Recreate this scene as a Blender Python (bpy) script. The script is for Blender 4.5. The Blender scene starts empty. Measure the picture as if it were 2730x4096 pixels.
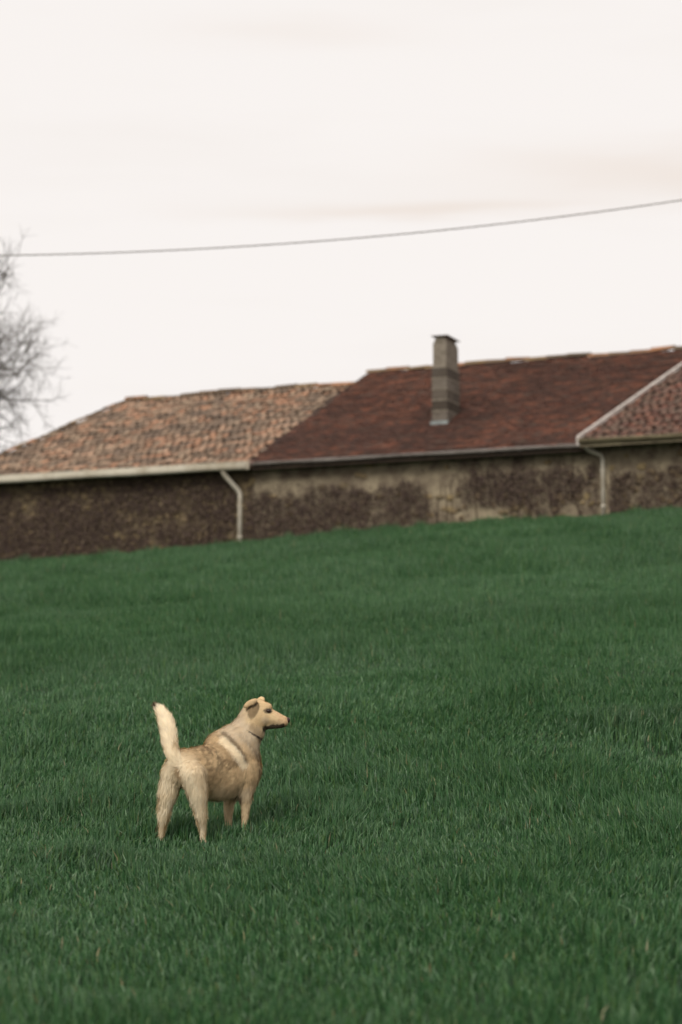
import bpy, math, random
import numpy as np
from mathutils import Vector, Matrix, Euler

R = math.radians
rng = np.random.default_rng(7)
random.seed(7)
scene = bpy.context.scene
C = scene.collection

# ------------------------------------------------------------------ camera
cam_d = bpy.data.cameras.new('camera')
cam = bpy.data.objects.new('camera', cam_d); C.objects.link(cam)
cam.location = (0, 0, 1.75)
cam.rotation_euler = (R(90 + 6.9), 0, 0)
cam_d.sensor_fit = 'VERTICAL'; cam_d.sensor_height = 36.0; cam_d.sensor_width = 24.0
cam_d.lens = 85.0
cam_d.clip_start = 0.1; cam_d.clip_end = 5000
cam_d.dof.use_dof = True
cam_d.dof.focus_distance = 14.3
cam_d.dof.aperture_fstop = 2.5
scene.camera = cam

# ------------------------------------------------------------------ light
SUN_EL, SUN_AZ = R(36), R(199)          # azimuth measured clockwise from +Y
SUN_DIR = Vector((math.sin(SUN_AZ) * math.cos(SUN_EL), math.cos(SUN_AZ) * math.cos(SUN_EL), math.sin(SUN_EL)))
world = bpy.data.worlds.new('World'); scene.world = world; world.use_nodes = True
nt = world.node_tree; nt.nodes.clear()
def wn(t, **k):
    n = nt.nodes.new(t)
    for a, b in k.items(): setattr(n, a, b)
    return n
out = wn('ShaderNodeOutputWorld'); bg = wn('ShaderNodeBackground')
sky = wn('ShaderNodeTexSky', sky_type='NISHITA', sun_disc=False)
sky.sun_elevation = SUN_EL; sky.sun_rotation = SUN_AZ
sky.air_density = 1.0; sky.dust_density = 3.0
bg.inputs['Strength'].default_value = 0.082
hs = wn('ShaderNodeHueSaturation'); hs.inputs['Saturation'].default_value = 0.12
nt.links.new(sky.outputs[0], hs.inputs['Color'])
# an even overcast veil with faint stretched cloud streaks
tc = wn('ShaderNodeTexCoord'); mp = wn('ShaderNodeMapping')
mp.inputs['Scale'].default_value = (5.0, 2.0, 34.0); mp.inputs['Location'].default_value = (1.7, 0.3, 0.45)
mp.inputs['Rotation'].default_value = (0, R(-4), 0)
nt.links.new(tc.outputs['Generated'], mp.inputs['Vector'])
no = wn('ShaderNodeTexNoise'); no.inputs['Scale'].default_value = 1.0; no.inputs['Detail'].default_value = 4.0
no.inputs['Roughness'].default_value = 0.5
nt.links.new(mp.outputs[0], no.inputs['Vector'])
cr = wn('ShaderNodeValToRGB')
cr.color_ramp.elements[0].position = 0.50; cr.color_ramp.elements[0].color = (9.35, 8.9, 8.62, 1)
cr.color_ramp.elements[1].position = 0.85; cr.color_ramp.elements[1].color = (8.95, 8.42, 8.05, 1)
nt.links.new(no.outputs['Fac'], cr.inputs[0])
# two long faint banks low over the field
sp = wn('ShaderNodeSeparateXYZ'); nt.links.new(tc.outputs['Generated'], sp.inputs[0])
def mth(op, a, b=None):
    n = wn('ShaderNodeMath', operation=op)
    for i, q in enumerate((a, b)):
        if q is None: continue
        if isinstance(q, (int, float)): n.inputs[i].default_value = q
        else: nt.links.new(q, n.inputs[i])
    return n.outputs[0]
az = mth('DIVIDE', sp.outputs[0], sp.outputs[1]); el_ = mth('DIVIDE', sp.outputs[2], sp.outputs[1])
wob = mth('MULTIPLY', mth('SUBTRACT', no.outputs['Fac'], .5), .05)
tot = None
for a0, e0, w0, h0, k0 in ((.14, .268, .080, .011, .8), (.035, .2525, .070, .005, .9), (-.02, .326, .05, .009, .35)):
    dx_ = mth('DIVIDE', mth('SUBTRACT', az, a0), w0); dz_ = mth('DIVIDE', mth('SUBTRACT', mth('ADD', el_, wob), e0), h0)
    g_ = mth('MULTIPLY', mth('POWER', 2.718, mth('MULTIPLY', mth('ADD', mth('MULTIPLY', dx_, dx_), mth('MULTIPLY', dz_, dz_)), -1.0)), k0)
    tot = g_ if tot is None else mth('ADD', tot, g_)
cl = wn('ShaderNodeMixRGB'); nt.links.new(mth('MULTIPLY', tot, .95), cl.inputs[0]); nt.links.new(cr.outputs[0], cl.inputs[1]); cl.inputs[2].default_value = (8.5, 7.6, 6.95, 1)
mx = wn('ShaderNodeMixRGB'); mx.inputs[0].default_value = 0.94
nt.links.new(hs.outputs[0], mx.inputs[1]); nt.links.new(cl.outputs[0], mx.inputs[2])
nt.links.new(mx.outputs[0], bg.inputs['Color']); nt.links.new(bg.outputs[0], out.inputs[0])

sun_d = bpy.data.lights.new('sun', 'SUN'); sun_d.energy = 1.5; sun_d.angle = R(28); sun_d.color = (1.0, 0.95, 0.88)
sun = bpy.data.objects.new('sun', sun_d); C.objects.link(sun)
sun.rotation_euler = (-SUN_DIR).to_track_quat('-Z', 'Y').to_euler(); sun.location = (0, 0, 60)

scene.view_settings.view_transform = 'Standard'; scene.view_settings.look = 'None'
scene.view_settings.exposure = 0.35; scene.view_settings.gamma = 1.0
scene.view_settings.use_curve_mapping = False
scene.cycles.use_denoising = True
scene.cycles.use_adaptive_sampling = False
scene.cycles.sample_clamp_indirect = 4.0

# ------------------------------------------------------------------ helpers
def srgb(r, g, b):
    f = lambda c: (c / 255 / 12.92) if c / 255 <= .04045 else ((c / 255 + .055) / 1.055) ** 2.4
    return (f(r), f(g), f(b))

def material(name, base, rough=0.8, var=None, scale=5.0, detail=4.0, tint=None, bump=0.0, bump_scale=None, spec=0.3, stretch=(1, 1, 1), mixin=None, worldspace=False, trans=0.0):
    """principled; var = second colour mixed by noise; tint = name of a colour attribute that multiplies"""
    m = bpy.data.materials.new(name); m.use_nodes = True
    n = m.node_tree.nodes; l = m.node_tree.links
    p = n['Principled BSDF']
    p.inputs['Roughness'].default_value = rough; p.inputs['Specular IOR Level'].default_value = spec
    col = n.new('ShaderNodeRGB'); col.outputs[0].default_value = (*base, 1); cur = col.outputs[0]
    tcn = n.new('ShaderNodeTexCoord'); mpn = n.new('ShaderNodeMapping'); mpn.inputs['Scale'].default_value = stretch
    if worldspace: l.new(n.new('ShaderNodeNewGeometry').outputs['Position'], mpn.inputs[0])
    else: l.new(tcn.outputs['Object'], mpn.inputs[0])
    if tint:
        a = n.new('ShaderNodeAttribute'); a.attribute_name = tint
        mm = n.new('ShaderNodeMixRGB'); mm.blend_type = 'MULTIPLY'; mm.inputs[0].default_value = 1
        l.new(cur, mm.inputs[1]); l.new(a.outputs['Color'], mm.inputs[2]); cur = mm.outputs[0]
    if var:
        t = n.new('ShaderNodeTexNoise'); t.inputs['Scale'].default_value = scale; t.inputs['Detail'].default_value = detail
        t.inputs['Roughness'].default_value = .6
        l.new(mpn.outputs[0], t.inputs[0])
        rp = n.new('ShaderNodeValToRGB'); rp.color_ramp.elements[0].position = .38; rp.color_ramp.elements[1].position = .66
        l.new(t.outputs['Fac'], rp.inputs[0])
        mm = n.new('ShaderNodeMixRGB'); l.new(rp.outputs[0], mm.inputs[0]); l.new(cur, mm.inputs[1])
        mm.inputs[2].default_value = (*var, 1); cur = mm.outputs[0]
        if mixin is not None:
            s = n.new('ShaderNodeMath'); s.operation = 'MULTIPLY'; s.inputs[1].default_value = mixin
            l.new(rp.outputs[0], s.inputs[0]); l.new(s.outputs[0], mm.inputs[0])
    l.new(cur, p.inputs['Base Color'])
    if trans:
        tr = n.new('ShaderNodeBsdfTranslucent'); ms = n.new('ShaderNodeMixShader'); ms.inputs[0].default_value = trans
        l.new(cur, tr.inputs[0]); l.new(p.outputs[0], ms.inputs[1]); l.new(tr.outputs[0], ms.inputs[2]); l.new(ms.outputs[0], n['Material Output'].inputs[0])
    if bump:
        t = n.new('ShaderNodeTexNoise'); t.inputs['Scale'].default_value = bump_scale or scale * 3; t.inputs['Detail'].default_value = 5
        l.new(mpn.outputs[0], t.inputs[0])
        b = n.new('ShaderNodeBump'); b.inputs['Strength'].default_value = bump; b.inputs['Distance'].default_value = .02
        l.new(t.outputs['Fac'], b.inputs['Height']); l.new(b.outputs[0], p.inputs['Normal'])
    return m

def mesh_np(name, verts, faces, mat=None, smooth=False, col=None):
    """verts (n,3); faces: list of (k,3|4) index arrays; col: per-vertex rgb attribute 'tint'"""
    me = bpy.data.meshes.new(name)
    verts = np.asarray(verts, np.float32)
    if isinstance(faces, np.ndarray): faces = [faces]
    faces = [np.asarray(f, np.int32) for f in faces if len(f)]
    me.vertices.add(len(verts)); me.vertices.foreach_set('co', verts.ravel())
    idx = np.concatenate([f.ravel() for f in faces]); tot = np.concatenate([np.full(len(f), f.shape[1], np.int32) for f in faces])
    me.loops.add(len(idx)); me.loops.foreach_set('vertex_index', idx)
    me.polygons.add(len(tot)); me.polygons.foreach_set('loop_start', np.concatenate([[0], np.cumsum(tot)[:-1]]).astype(np.int32))
    me.polygons.foreach_set('loop_total', tot)
    me.polygons.foreach_set('use_smooth', np.full(len(tot), smooth))
    if col is not None:
        at = me.color_attributes.new('tint', 'FLOAT_COLOR', 'POINT')
        c4 = np.ones((len(verts), 4), np.float32); c4[:, :3] = col; at.data.foreach_set('color', c4.ravel())
    me.update(calc_edges=True)
    if mat: me.materials.append(mat)
    return me

def add(name, me, parent=None, loc=(0, 0, 0), rot=(0, 0, 0)):
    o = bpy.data.objects.new(name, me); C.objects.link(o)
    o.parent = parent; o.location = loc; o.rotation_euler = rot
    return o

def tag(o, label, cat, group=None):
    o['label'] = label; o['category'] = cat
    if group: o['group'] = group
    return o

class MB:
    """collects boxes, prisms and tubes into one mesh"""
    def __init__(s): s.v = []; s.f = []
    def poly(s, vs, fs):
        b = len(s.v); s.v += [tuple(p) for p in vs]; s.f += [tuple(i + b for i in f) for f in fs]
    def box(s, a, b):
        (x0, y0, z0), (x1, y1, z1) = a, b
        s.poly([(x0, y0, z0), (x1, y0, z0), (x1, y1, z0), (x0, y1, z0), (x0, y0, z1), (x1, y0, z1), (x1, y1, z1), (x0, y1, z1)],
               [(0, 3, 2, 1), (4, 5, 6, 7), (0, 1, 5, 4), (1, 2, 6, 5), (2, 3, 7, 6), (3, 0, 4, 7)])
    def slab(s, pts, thick):
        """closed slab: a quad/polygon on top, extruded along -z by thick"""
        n = len(pts); vs = list(pts) + [(p[0], p[1], p[2] - thick) for p in pts]
        s.poly(vs, [tuple(range(n)), tuple(range(2 * n - 1, n - 1, -1))] + [(i, i + n, (i + 1) % n + n, (i + 1) % n) for i in range(n)])
    def tube(s, pts, rad, seg=8, cap=True):
        pts = [Vector(p) for p in pts]; rings = []
        if not hasattr(rad, '__len__'): rad = [rad] * len(pts)
        up = Vector((0, 0, 1)) if abs((pts[1] - pts[0]).normalized().z) < .9 else Vector((1, 0, 0))
        vs = []
        for i, p in enumerate(pts):
            d = (pts[min(i + 1, len(pts) - 1)] - pts[max(i - 1, 0)]).normalized()
            x = d.cross(up).normalized(); y = x.cross(d)
            for k in range(seg):
                a = 2 * math.pi * k / seg; vs.append(p + (x * math.cos(a) + y * math.sin(a)) * rad[i])
        fs = [(i * seg + k, i * seg + (k + 1) % seg, (i + 1) * seg + (k + 1) % seg, (i + 1) * seg + k) for i in range(len(pts) - 1) for k in range(seg)]
        if cap: fs += [tuple(range(seg))[::-1], tuple(range((len(pts) - 1) * seg, len(pts) * seg))]
        s.poly(vs, fs)
    def mesh(s, name, mat, smooth=False):
        me = bpy.data.meshes.new(name); me.from_pydata(s.v, [], s.f); me.update()
        if smooth: me.polygons.foreach_set('use_smooth', [True] * len(me.polygons))
        me.materials.append(mat); return me

def vnoise(x, y, seed=0):
    """smooth value noise in 0..1, vectorised"""
    g = np.random.default_rng(seed).random((256, 256))
    xi = np.floor(x).astype(int); yi = np.floor(y).astype(int); fx = x - xi; fy = y - yi
    fx = fx * fx * (3 - 2 * fx); fy = fy * fy * (3 - 2 * fy)
    a = g[xi % 256, yi % 256]; b = g[(xi + 1) % 256, yi % 256]; c = g[xi % 256, (yi + 1) % 256]; d = g[(xi + 1) % 256, (yi + 1) % 256]
    return (a * (1 - fx) + b * fx) * (1 - fy) + (c * (1 - fx) + d * fx) * fy

# ------------------------------------------------------------------ ground
PROF_Y = np.arange(-80, 260, .25)
PROF_Z = np.interp(PROF_Y, [-80, -30, 0, 7.5, 10.5, 14.2, 19, 28, 40, 50, 60.4, 70, 95, 260], [-4, -1.8, .42, 1.05, 1.27, 1.50, 2.42, 3.85, 5.55, 6.95, 8.45, 9.5, 10.3, 10.5])
_k = np.exp(-np.linspace(-2.4, 2.4, 21) ** 2); PROF_Z = np.convolve(np.pad(PROF_Z, 10, mode='edge'), _k / _k.sum(), 'valid')
def terrain(x, y):
    x = np.asarray(x, float); y = np.asarray(y, float)
    z = np.interp(y, PROF_Y, PROF_Z)
    sx = 0.095 * np.clip(y, 0, 75) / 60
    z = z + sx * 22 * np.tanh(x / 22)
    f = np.clip((y - 3) / 6, 0, 1) * np.clip((58 - y) / 10, 0, 1)
    f = f * (1 - np.exp(-((x + .8) ** 2 + (y - 14.3) ** 2) / 1.2))
    z = z + f * (0.09 * (vnoise(x * .45 + 40, y * .3 + 11, 3) - .5) + .05 * (vnoise(x * 1.5 + 9, y * .9 + 5, 4) - .5))
    return z

xs = np.concatenate([-np.geomspace(420, 13, 22), np.linspace(-12.6, 12.6, 90), np.geomspace(13, 420, 22)])
ys = np.concatenate([np.linspace(-90, 4, 16), np.linspace(4.6, 66, 170), np.geomspace(68, 620, 26)])
X, Y = np.meshgrid(xs, ys); Z = terrain(X, Y)
nv = np.stack([X.ravel(), Y.ravel(), Z.ravel()], 1); w = len(xs)
ii = (np.arange(len(ys) - 1)[:, None] * w + np.arange(w - 1)).ravel()
m_soil = material('soil', srgb(40, 56, 36), .95, var=srgb(40, 64, 41), scale=1.3, detail=8, bump=.6, bump_scale=9, spec=.1)
ground = add('ground', mesh_np('ground', nv, np.stack([ii, ii + 1, ii + w + 1, ii + w], 1), m_soil, True)); ground['kind'] = 'structure'

# ------------------------------------------------------------------ farm buildings
TH = R(22)
U2 = (math.cos(TH), -math.sin(TH)); V2 = (math.sin(TH), math.cos(TH)); OX, OY = 0.0, 60.0
PITCH = R(24); TP = math.tan(PITCH)
EAVE = 10.36
def h2w(u, v): return OX + U2[0] * u + V2[0] * v, OY + U2[1] * u + V2[1] * v

m_canal = material('canal_tile', (1, 1, 1), .9, var=srgb(106, 93, 80), scale=3.2, detail=6, tint='tint', bump=.4, bump_scale=30, spec=.15, mixin=.85, worldspace=True)
m_flat = material('flat_tile', (1, 1, 1), .9, var=srgb(72, 57, 50), scale=1.7, detail=8, tint='tint', bump=.4, bump_scale=30, spec=.15, mixin=.7, worldspace=True)
m_deck = material('roof_deck', srgb(78, 62, 52), .9, var=srgb(52, 44, 40), scale=6)
m_deck_red = material('roof_deck_red', srgb(72, 44, 36), .9, var=srgb(52, 38, 34), scale=6)
m_wall = material('lime_render', srgb(150, 138, 115), .95, var=srgb(102, 90, 77), scale=2.2, detail=9, bump=.9, bump_scale=9, spec=.1)
m_wall2 = material('old_render', srgb(110, 97, 76), .95, var=srgb(76, 66, 56), scale=3.0, detail=9, bump=.9, bump_scale=9, spec=.1)
m_stone = material('rubble_stone', (1, 1, 1), .9, var=srgb(98, 86, 68), scale=5, tint='tint', bump=.5, bump_scale=14, spec=.15, mixin=.6)
m_pale = material('weathered_paint', srgb(202, 194, 176), .7, var=srgb(172, 162, 142), scale=2)
m_barge = material('barge_paint', srgb(200, 192, 184), .7, var=srgb(168, 158, 150), scale=3)
m_zinc = material('zinc', srgb(168, 158, 152), .55, var=srgb(132, 122, 116), scale=2.5, spec=.5)
m_olive = material('olive_gutter', srgb(150, 138, 110), .6, var=srgb(118, 106, 84), scale=3)
m_pipe = material('pipe_paint', srgb(206, 198, 182), .6, var=srgb(176, 166, 148), scale=2)
m_wood = material('soffit_wood', srgb(66, 54, 44), .9, var=srgb(46, 38, 32), scale=6)
m_block = material('chimney_block', (1, 1, 1), .92, var=srgb(78, 70, 60), scale=4, tint='tint', bump=.4, bump_scale=18, spec=.1, mixin=.55)
m_mortar = material('mortar', srgb(132, 123, 110), .95, var=srgb(106, 98, 86), scale=7)
m_lead = material('lead_flashing', srgb(138, 146, 144), .6, var=srgb(112, 118, 116), scale=5)

def canal_mesh(name, col):
    """tapered half-round clay tile: axis +y up the slope, crown +z"""
    L, r0, r1, t = .46, .098, .082, .014; n = 6; vs = []; fs = []
    for yy, r in ((0, r0), (L, r1)):
        for rr in (r, r - t):
            for k in range(n + 1):
                a = math.pi * (k / n); vs.append((-math.cos(a) * rr, yy, math.sin(a) * rr * .4))
    q = n + 1
    for k in range(n):
        fs.append((k, k + 1, 2 * q + k + 1, 2 * q + k))          # outside
        fs.append((k + 1, k, q + k, q + k + 1))                  # front lip
    return np.array(vs), np.array(fs)
def flat_mesh():
    """interlocking flat tile with a raised side rib"""
    W, L, t = .174, .215, .013
    px = [(-W / 2, 0), (-W / 4, .003), (0, .004), (W / 4, .003), (W / 2, 0)]
    vs = []; fs = []
    for yy, dz in ((0, .016), (L, 0)):
        for zo in (t, 0):
            for x, z in px: vs.append((x, yy, z + dz + zo))
    n = len(px)
    for k in range(n - 1):
        fs.append((k, k + 1, 2 * n + k + 1, 2 * n + k)); fs.append((n + k, n + k + 1, k + 1, k))
    return np.array(vs), np.array(fs)
def ridge_mesh():
    L, r0, r1 = .68, .15, .118; n = 7; vs = []; fs = []
    for xx, r in ((0, r0), (L, r1)):
        for rr in (r, r - .02):
            for k in range(n + 1):
                a = math.pi * k / n; vs.append((xx, -math.cos(a) * rr, math.sin(a) * rr * .8 - .03))
    q = n + 1
    for k in range(n):
        fs += [(k + 1, k, 2 * q + k, 2 * q + k + 1), (k, k + 1, q + k + 1, q + k), (3 * q + k, 3 * q + k + 1, 2 * q + k + 1, 2 * q + k)]
    return np.array(vs), np.array(fs)
CANAL_COLS = [srgb(*c) for c in ((186, 144, 116), (174, 132, 106), (188, 154, 128), (164, 136, 112), (154, 131, 110), (162, 142, 120),
                                 (172, 150, 126), (130, 111, 94), (116, 101, 87), (104, 92, 82), (172, 126, 98), (142, 119, 100), (184, 138, 108), (122, 106, 91))]
RED_COLS = [srgb(*c) for c in ((110, 70, 56), (98, 64, 52), (122, 78, 60), (90, 62, 52), (102, 72, 60), (80, 60, 53), (136, 86, 64), (100, 66, 52),
                               (92, 66, 57), (118, 72, 54), (84, 57, 48), (104, 82, 70))]
WING_COLS = [srgb(*c) for c in ((108, 72, 62), (94, 66, 58), (128, 84, 70), (86, 63, 58), (112, 78, 68), (148, 94, 74), (100, 74, 65), (80, 62, 57))]
def soften(cols, f):
    m = [sum(c[i] for c in cols) / len(cols) for i in range(3)]; return [tuple(c[i] * (1 - f) + m[i] * f for i in range(3)) for c in cols]
CANAL_COLS = soften(CANAL_COLS, .25); WING_COLS = [tuple(q * .88 for q in c) for c in soften(WING_COLS, .6)]; RED_COLS = [tuple(.88 * q + .12 * sum(c) / 3 for q in c) for c in soften(RED_COLS, .1)]
CANAL_COLS.sort(key=lambda c: -sum(c)); RED_COLS.sort(key=lambda c: -sum(c))
def variants(name, vf, cols, mat):
    return [mesh_np(name, vf[0], vf[1], mat, False, np.tile(c, (len(vf[0]), 1))) for c in cols]
CANAL = canal_mesh('t', 0); FLAT = flat_mesh(); RIDGE = ridge_mesh()
CV = variants('canal_tile', CANAL, CANAL_COLS, m_canal); RV = variants('flat_tile', FLAT, RED_COLS, m_flat); WV = variants('canal_tile', CANAL, WING_COLS, m_canal)
RIDGE_COLS = [srgb(*c) for c in ((150, 112, 86), (120, 98, 78), (104, 90, 76), (166, 122, 92), (92, 80, 68), (134, 112, 84))]
KV = variants('ridge_tile', RIDGE, RIDGE_COLS, m_canal)

def lay_pieces(name, parent, vf, meshes, cols, mat, items, base, limit=300, near=None):
    """items: (u,v,z, rot euler, scale, colour index); nearest `limit` become objects, the rest one joined mesh"""
    order = sorted(range(len(items)), key=lambda i: near(items[i]))
    rest_v, rest_f, rest_c = [], [], []; off = 0
    for rank, i in enumerate(order):
        u, v, z, rot, sc, ci = items[i]
        loc = (u - base[0], v - base[1], z - base[2])
        if rank < limit:
            o = add(name, meshes[ci], parent, loc, rot); o.scale = sc
        else:
            M = np.array(Euler(rot).to_matrix()) * np.array(sc)
            p = vf[0] @ M.T + np.array(loc); rest_v.append(p); rest_f.append(vf[1] + off); off += len(p)
            rest_c.append(np.tile(cols[ci], (len(p), 1)))
    if rest_v:
        o = add(name + '_mass', mesh_np(name, np.concatenate(rest_v), np.concatenate(rest_f), mat, False, np.concatenate(rest_c)), parent)
        o['kind'] = 'stuff'

def cam_dist(it):
    x, y = h2w(it[0], it[1]); return x * x + y * y

def sag(u, s, amp):   # gentle unevenness of an old roof
    return amp * (math.sin(u * .9 + .4) * .6 + math.sin(u * 2.3 + s * .8) * .4 + math.sin(s * 1.4 + u * .5) * .3)

def make_roof(root, base, u_left, u_right, v0, vr, z0, kind, amp, seed, back=True):
    """u_left/u_right: functions of v giving the roof's side edges; v0..vr eave to ridge"""
    rg = np.random.default_rng(seed)
    # deck: front slope as a grid, back slope as a slab
    mb = MB(); nu, nv_ = 24, 14
    vs = []
    for j in range(nv_ + 1):
        v = v0 + (vr - v0) * j / nv_
        for i in range(nu + 1):
            u = u_left(v) + (u_right(v) - u_left(v)) * i / nu
            vs.append((u - base[0], v - base[1], z0 + (v - v0) * TP + sag(u, v, amp) - base[2]))
    fs = [(j * (nu + 1) + i, j * (nu + 1) + i + 1, (j + 1) * (nu + 1) + i + 1, (j + 1) * (nu + 1) + i) for j in range(nv_) for i in range(nu)]
    n0 = len(vs); vs2 = [(a, b, c - .09) for a, b, c in vs]
    mb.poly(vs + vs2, fs + [tuple(k + n0 for k in f[::-1]) for f in fs]
            + [(i, i + n0, i + 1 + n0, i + 1) for i in range(nu)]
            + [(j * (nu + 1), (j + 1) * (nu + 1), (j + 1) * (nu + 1) + n0, j * (nu + 1) + n0) for j in range(nv_)]
            + [(j * (nu + 1) + nu, j * (nu + 1) + nu + n0, (j + 1) * (nu + 1) + nu + n0, (j + 1) * (nu + 1) + nu) for j in range(nv_)])
    zr = z0 + (vr - v0) * TP
    ul, ur = u_left(vr), u_right(vr)
    vb = 2 * vr - v0
    mb.slab([(ul - base[0], vr + .01 - base[1], zr - base[2]), (ur - base[0], vr + .01 - base[1], zr - base[2]),
             (ur - base[0], vb - base[1], z0 - base[2]), (ul - base[0], vb - base[1], z0 - base[2])], .09)
    deck = add('roof', mb.mesh('roof', m_deck_red if kind == 'flat' else m_deck), root)
    items = []
    if kind == 'flat': du, ds = .178, .128
    else: du, ds = .212, .345
    slope_len = (vr - v0) / math.cos(PITCH)
    rows = int(slope_len / ds) + 1
    cols_n = len(RED_COLS) if kind == 'flat' else (len(CANAL_COLS) if kind == 'canal' else len(WING_COLS))
    for r_ in range(rows):
        s = r_ * ds - (.06 if kind != 'flat' else .03); v = v0 + s * math.cos(PITCH)
        if v > vr - .12: break
        a, b = u_left(max(v, v0)), u_right(max(v, v0)); n = int((b - a) / du)
        sh = (r_ % 2) * .5 * du + rg.normal(0, .02) if kind == 'flat' else rg.normal(0, .05)
        for c in range(n + 1):
            u = a + .1 + c * du + sh
            if u > b - .04: continue
            j = rg.normal(0, 1, 5)
            z = z0 + (v - v0) * TP + sag(u, v, amp) + .012 + (.004 if kind == 'flat' else .012) * abs(j[0])
            rot = (PITCH - (.05 if kind != 'flat' else .075) + .012 * j[1], .02 * j[2], (.045 if kind != 'flat' else .02) * j[3])
            # colour: patches of like tiles, then single odd ones
            if kind == 'canal':
                pn = (vnoise(np.array([u * 2.3 + 31.7 * (r_ // 1)]), np.array([r_ * 7.7 + 40]), seed)[0] - .5) * 1.5 + (vnoise(np.array([u * .5]), np.array([v * .5]), seed)[0] - .5) * .5 + .46
                ci = int(np.clip(rg.normal(pn * cols_n, 1.6), 0, cols_n - 1)) if rg.random() < .85 else int(rg.integers(cols_n))
            elif kind == 'flat':
                pn = (vnoise(np.array([u * 2.6 + 31.7 * (r_ // 2)]), np.array([(r_ // 2) * 7.7 + 40]), seed)[0] - .5) * 1.2 + (vnoise(np.array([u * .5]), np.array([v * .6]), seed)[0] - .5) * .9 + .5
                ci = int(np.clip(rg.normal(pn * cols_n, 2), 0, cols_n - 1)) if rg.random() < .8 else int(rg.integers(cols_n))
            else: ci = int(rg.integers(cols_n))
            items.append((u + .014 * j[4], v + (.02 * rg.normal() if kind != 'flat' else .006 * rg.normal()), z, rot, (1 + .05 * rg.normal(), 1, 1), ci))
    if kind == 'flat': lay_pieces('roof_tile', deck, FLAT, RV, RED_COLS, m_flat, items, base, near=cam_dist)
    elif kind == 'canal': lay_pieces('roof_tile', deck, CANAL, CV, CANAL_COLS, m_canal, items, base, near=cam_dist)
    else: lay_pieces('roof_tile', deck, CANAL, WV, WING_COLS, m_canal, items, base, near=cam_dist)
    # ridge tiles
    items = []; u = ul
    while u < ur - .1:
        j = rg.normal(0, 1, 4)
        items.append((u, vr + .02, zr + sag(u, vr, amp) + .035 + .014 * j[0], (.05 * j[3], -.03 + .022 * j[1], .02 * j[2]), (1, 1, 1), int(rg.integers(len(RIDGE_COLS)))))
        u += .60
    lay_pieces('ridge_tile', deck, RIDGE, KV, RIDGE_COLS, m_canal, items, base, near=cam_dist)
    # tiles laid along the left verge
    items = []; s = 0
    while s < slope_len - .3:
        v = v0 + s * math.cos(PITCH); u = u_left(v); j = rg.normal(0, 1, 3)
        items.append((u + .01, v, z0 + (v - v0) * TP + sag(u, v, amp) + .06 + .01 * j[0], (PITCH - .04 + .02 * j[1], 0, math.atan2(-(u_left(v + .4) - u), .4)), (1.15, 1.15, 1.3), int(rg.integers(len(RIDGE_COLS)))))
        s += .40
    if kind == 'canal': lay_pieces('verge_tile', deck, CANAL, EV, RIDGE_COLS, m_canal, items, base, near=cam_dist)
    return deck
EV = variants('verge_tile', CANAL, RIDGE_COLS, m_canal)

def wall_shell(root, base, u0, u1, v0, v1, zt, mat, left=None):
    """four walls; front top at zt; gables up to the ridge"""
    zb = 5.5; t = .45; mb = MB(); o = lambda u, v, z: (u - base[0], v - base[1], z - base[2])
    def bx(a, b): mb.box(o(*a), o(*b))
    bx((u0, v0, zb), (u1, v0 + t, zt)); bx(((left(v1) if left else u0), v1 - t, zb), (u1, v1, zt))
    for ua, ub in ((u0, u0 + t), (u1 - t, u1)):
        vm = (v0 + v1) / 2; zz = zt + (vm - v0) * TP - .05
        P = [(v0 + t, zb), (v1 - t, zb), (v1 - t, zt), (vm, zz), (v0 + t, zt)]
        n = len(P); sk = (lambda a: left(a) - u0) if (left and ua == u0) else (lambda a: 0)
        vs = [o(ua + sk(a), a, b) for a, b in P] + [o(ub + sk(a), a, b) for a, b in P]
        mb.poly(vs, [tuple(range(n))[::-1], tuple(range(n, 2 * n))] + [(i, (i + 1) % n, (i + 1) % n + n, i + n) for i in range(n)])
    me = mb.mesh('wall', mat); ob = add('wall', me, root); return ob

def stone_variant(seed, col):
    rg = np.random.default_rng(seed); n = 9
    ang = np.sort(rg.random(n) * .5 + np.arange(n)) / n * 2 * math.pi
    rad = .5 * (0.8 + .3 * rg.random(n)); vs = []; fs = []
    for sc, d in ((1.0, .06), (.93, -.02), (.66, -.045)):
        for k in range(n): vs.append((math.cos(ang[k]) * rad[k] * sc, d + .008 * rg.normal(), math.sin(ang[k]) * rad[k] * sc * .9))
    vs.append((0, -.05, 0))
    for q in range(2):
        for k in range(n): fs.append((q * n + k, q * n + (k + 1) % n, (q + 1) * n + (k + 1) % n)); fs.append((q * n + k, (q + 1) * n + (k + 1) % n, (q + 1) * n + k))
    for k in range(n): fs.append((2 * n + k, 2 * n + (k + 1) % n, 3 * n))
    return mesh_np('stone', vs, np.array(fs), m_stone, False, np.tile(col, (len(vs), 1)))
STONE_COLS = [srgb(*c) for c in ((168, 148, 108), (146, 130, 98), (124, 108, 84), (178, 156, 118), (108, 94, 76), (156, 136, 104), (96, 84, 70), (136, 122, 98))]
STONE_COLS = soften([tuple(q * .8 for q in c) for c in STONE_COLS], .3)
STONES = [stone_variant(100 + i, STONE_COLS[i % len(STONE_COLS)]) for i in range(16)]
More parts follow.
